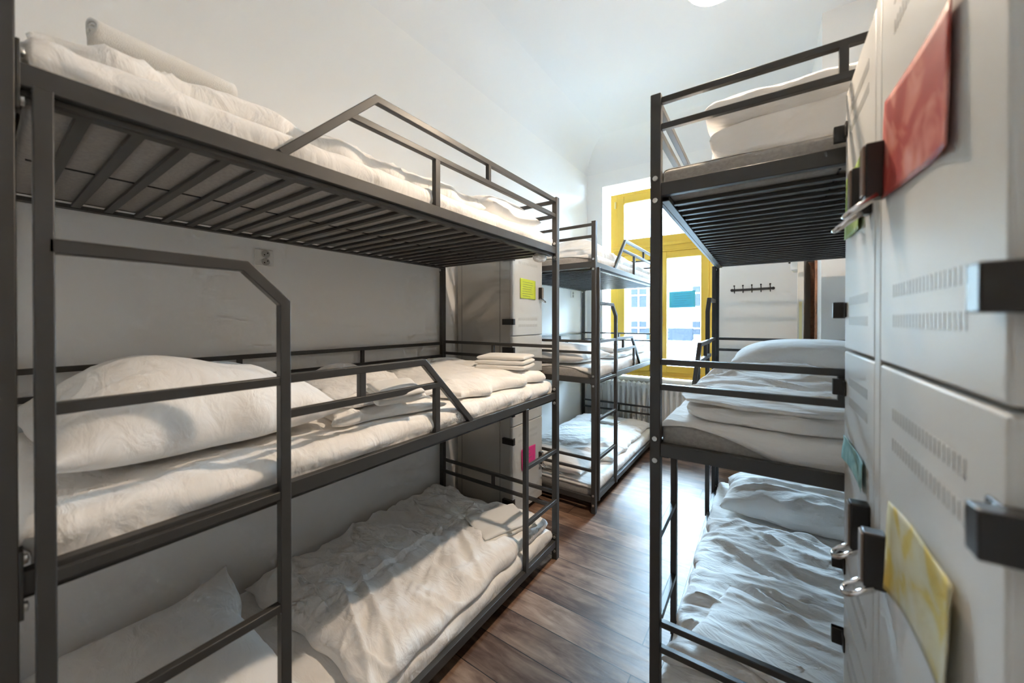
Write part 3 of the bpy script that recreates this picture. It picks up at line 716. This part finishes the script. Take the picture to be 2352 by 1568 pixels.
mb = MB(); mb.tube([(-.50, 0, .64), (-.60, 0, .64), (-.62, 0, .60), (-.62, 0, .0)], .014, 10); mb.build('pipe', M['white'], rad, smooth=True)
mb = MB(); mb.cyl((-.555, 0, .64), (1, 0, 0), .022, .05, 14); mb.cyl((-.555, 0, .675), (0, 0, 1), .02, .05, 14); mb.build('valve', M['wplastic'], rad, bevel=.002)

# ------------------------------------------------------------------ coat rack
cr = thing('coat_rack', 'black iron coat rack with five hooks on the end wall', 'coat rack', (-.150, YWW, 1.803)); cr.rotation_euler = (0, -.018, 0)
mb = MB(); mb.box(-.188, .188, -.012, 0, -.012, .012); mb.ball((-.19, -.006, 0), .016, (1, .4, 1)); mb.ball((.19, -.006, 0), .016, (1, .4, 1)); mb.build('back_bar', M['iron'], cr, bevel=.002)
for i in range(5):
    x = -.164 + .082 * i; mb = MB()
    mb.tube([(x, -.012, -.005), (x, -.03, -.028), (x, -.045, -.036), (x, -.055, -.026)], .004, 8)
    mb.tube([(x, -.012, .004), (x, -.04, .022), (x, -.055, .040)], .004, 8); mb.ball((x, -.056, .043), .009); mb.ball((x, -.055, -.024), .006)
    mb.build('hook', M['iron'], cr, smooth=True)

# ------------------------------------------------------------------ wall sockets
def socket(label, y, z):
    t = thing('wall_socket', label, 'socket', (XW, y, z), group='double wall sockets')
    MB().box(0, .010, -.042, .042, -.042, .042).build('plate', M['wplastic'], t, bevel=.003)
    for dz in (.0195, -.0195):
        mb = MB(); mb.cyl((.011, .006, dz), (1, 0, 0), .018, .008, 24); u = mb.build('outlet', mat_socket, t, bevel=.0015)
        mb = MB()
        for a in (0, PI): mb.cyl((.0152, .006 + .0085 * math.cos(a + .6), dz + .0085 * math.sin(a + .6)), (1, 0, 0), .0032, .002, 10)
        mb.build('pin_hole', M['black'], u)
mat_socket = mat('grey_socket_insert', (.42, .41, .39), .5)
socket('double wall socket above the middle deck of the near left bunk', .822, 1.772)
socket('double wall socket beside the far left bunk, under its top deck', 4.37, 1.795)

# ------------------------------------------------------------------ ceiling lamp
LX, LY, LZ = -.180, 1.715, 2.826
lp = thing('pendant_lamp', 'round lit pendant lamp hanging over the aisle', 'lamp', (LX, LY, LZ))
mb = MB(); n = 32
for i in range(1): pass
prof = [(.044, -.026), (.07, -.024), (.09, -.018), (.102, -.006), (.104, .006), (.001, .006)]
vs = [[mb.b.verts.new((r * math.cos(2 * PI * k / n), r * math.sin(2 * PI * k / n), z)) for k in range(n)] for r, z in prof]
for a, b_ in zip(vs, vs[1:]):
    for k in range(n): mb.b.faces.new((a[k], a[(k + 1) % n], b_[(k + 1) % n], b_[k]))
mb.build('diffuser', M['lamp'], lp, smooth=True)
mb = MB(); prof = [(.0005, -.0290), (.025, -.0289), (.040, -.0283), (.0445, -.0255)]
vs = [[mb.b.verts.new((r * math.cos(2 * PI * k / n), r * math.sin(2 * PI * k / n), z)) for k in range(n)] for r, z in prof]
for a, b_ in zip(vs, vs[1:]):
    for k in range(n): mb.b.faces.new((a[k], a[(k + 1) % n], b_[(k + 1) % n], b_[k]))
mb.build('bulb', M['bulb'], lp, smooth=True)
mb = MB(); prof = [(.001, .007), (.112, .007), (.116, .012), (.112, .03), (.05, .05), (.03, .09), (.001, .09)]
vs = [[mb.b.verts.new((r * math.cos(2 * PI * k / n), r * math.sin(2 * PI * k / n), z)) for k in range(n)] for r, z in prof]
for a, b_ in zip(vs, vs[1:]):
    for k in range(n): mb.b.faces.new((a[k], a[(k + 1) % n], b_[(k + 1) % n], b_[k]))
mb.build('shade', M['white'], lp, smooth=True)
MB().cyl((0, 0, (H - LZ + .09) / 2), (0, 0, 1), .004, H - LZ - .09, 8).build('cord', M['wplastic'], lp)
MB().cyl((0, 0, H - LZ - .015), (0, 0, 1), .05, .03, 24).build('ceiling_rose', M['wplastic'], lp, bevel=.004)

# ------------------------------------------------------------------ outside
fa = thing('neighbouring_building', 'pale building across the street seen through the window', 'building', (-2, 14, 0))
MB().box(-22, 20, 0, 2, -4, 5.2).build('facade', M['facade'], fa)
for x in (-1.96, .13, 2.1):
    for z in (2.3, 1.1, -.2):
        w = MB().box(x - .28, x + .28, -.03, .02, z - .34, z + .34).build('window', M['fwin'], fa)
        mb = MB(); mb.box(x - .02, x + .02, -.05, -.03, z - .34, z + .34); mb.box(x - .28, x + .28, -.05, -.03, z + .08, z + .12); mb.build('glazing_bar', M['facade'], w)
        MB().box(x - .34, x + .34, -.08, 0, z - .40, z - .36).build('ledge', M['roof'], w)
MB().box(-9, 8, -.10, 0, 2.98, 3.06).build('cornice', M['roof'], fa)
sh = thing('low_roof', 'low pale roof in the courtyard outside the window', 'roof', (-2, 9, 0))
MB().prism([(-3.2, .2), (3.0, 1.05), (3.0, .95), (-3.2, .1)], 'x', -3, 3).build('roof_slab', M['roof'], sh)
MB().box(-.9, .3, 2.0, 2.3, .9, 1.25).build('parapet', M['fwin'], sh)
MB().box(-3, 3, 1.5, 3.0, -4, .80).build('shed_wall', M['facade'], sh)
for (ax, ay) in ((-3, -3.2),): pass
MB().box(-3, 3, -3.1, -2.9, -4, .12).build('shed_wall', M['facade'], sh)

struct(MB().box(-35, 35, YWW + .4, 40, -4.2, -4.0), 'unseen_ground', mat('dark_asphalt', (.10, .10, .10), .9), 'unseen dark courtyard ground far below the window, added to cut upward light', 'ground')  # out of view; added to stop sky light rising onto the ceiling
# ------------------------------------------------------------------ world, lights, camera
w = bpy.data.worlds.new('overcast_sky'); SC.world = w; w.use_nodes = True
bg = w.node_tree.nodes['Background']; bg.inputs['Color'].default_value = (.54, .77, 1.0, 1); bg.inputs['Strength'].default_value = 105.0
M['lamp'].node_tree.nodes['Principled BSDF'].inputs['Emission Strength'].default_value = 40.0
M['bulb'].node_tree.nodes['Principled BSDF'].inputs['Emission Strength'].default_value = 1150.0

cam = bpy.data.cameras.new('camera'); co = bpy.data.objects.new('camera', cam); C.objects.link(co)
cam.sensor_width = 36; cam.sensor_fit = 'HORIZONTAL'; cam.lens = 36 * 852.5 / 2352; cam.shift_y = -(784 - 741.04) / 2352
cam.clip_start = .02; cam.clip_end = 100
co.location = (0, 0, 1.4584); co.rotation_euler = (PI / 2 - math.radians(.3149), 0, math.radians(34.6537))
cam.dof.use_dof = True; cam.dof.focus_distance = 2.2; cam.dof.aperture_fstop = 2.2
SC.camera = co
SC.view_settings.view_transform = 'Standard'; SC.view_settings.look = 'None'; SC.view_settings.gamma = 1; SC.view_settings.exposure = 0.74
SC.view_settings.use_curve_mapping = False
SC.cycles.use_denoising = True
SC.cycles.max_bounces = 9; SC.cycles.diffuse_bounces = 8; SC.cycles.glossy_bounces = 4; SC.cycles.use_adaptive_sampling = True; SC.cycles.adaptive_threshold = .12; SC.cycles.adaptive_min_samples = 16; SC.cycles.transparent_max_bounces = 12
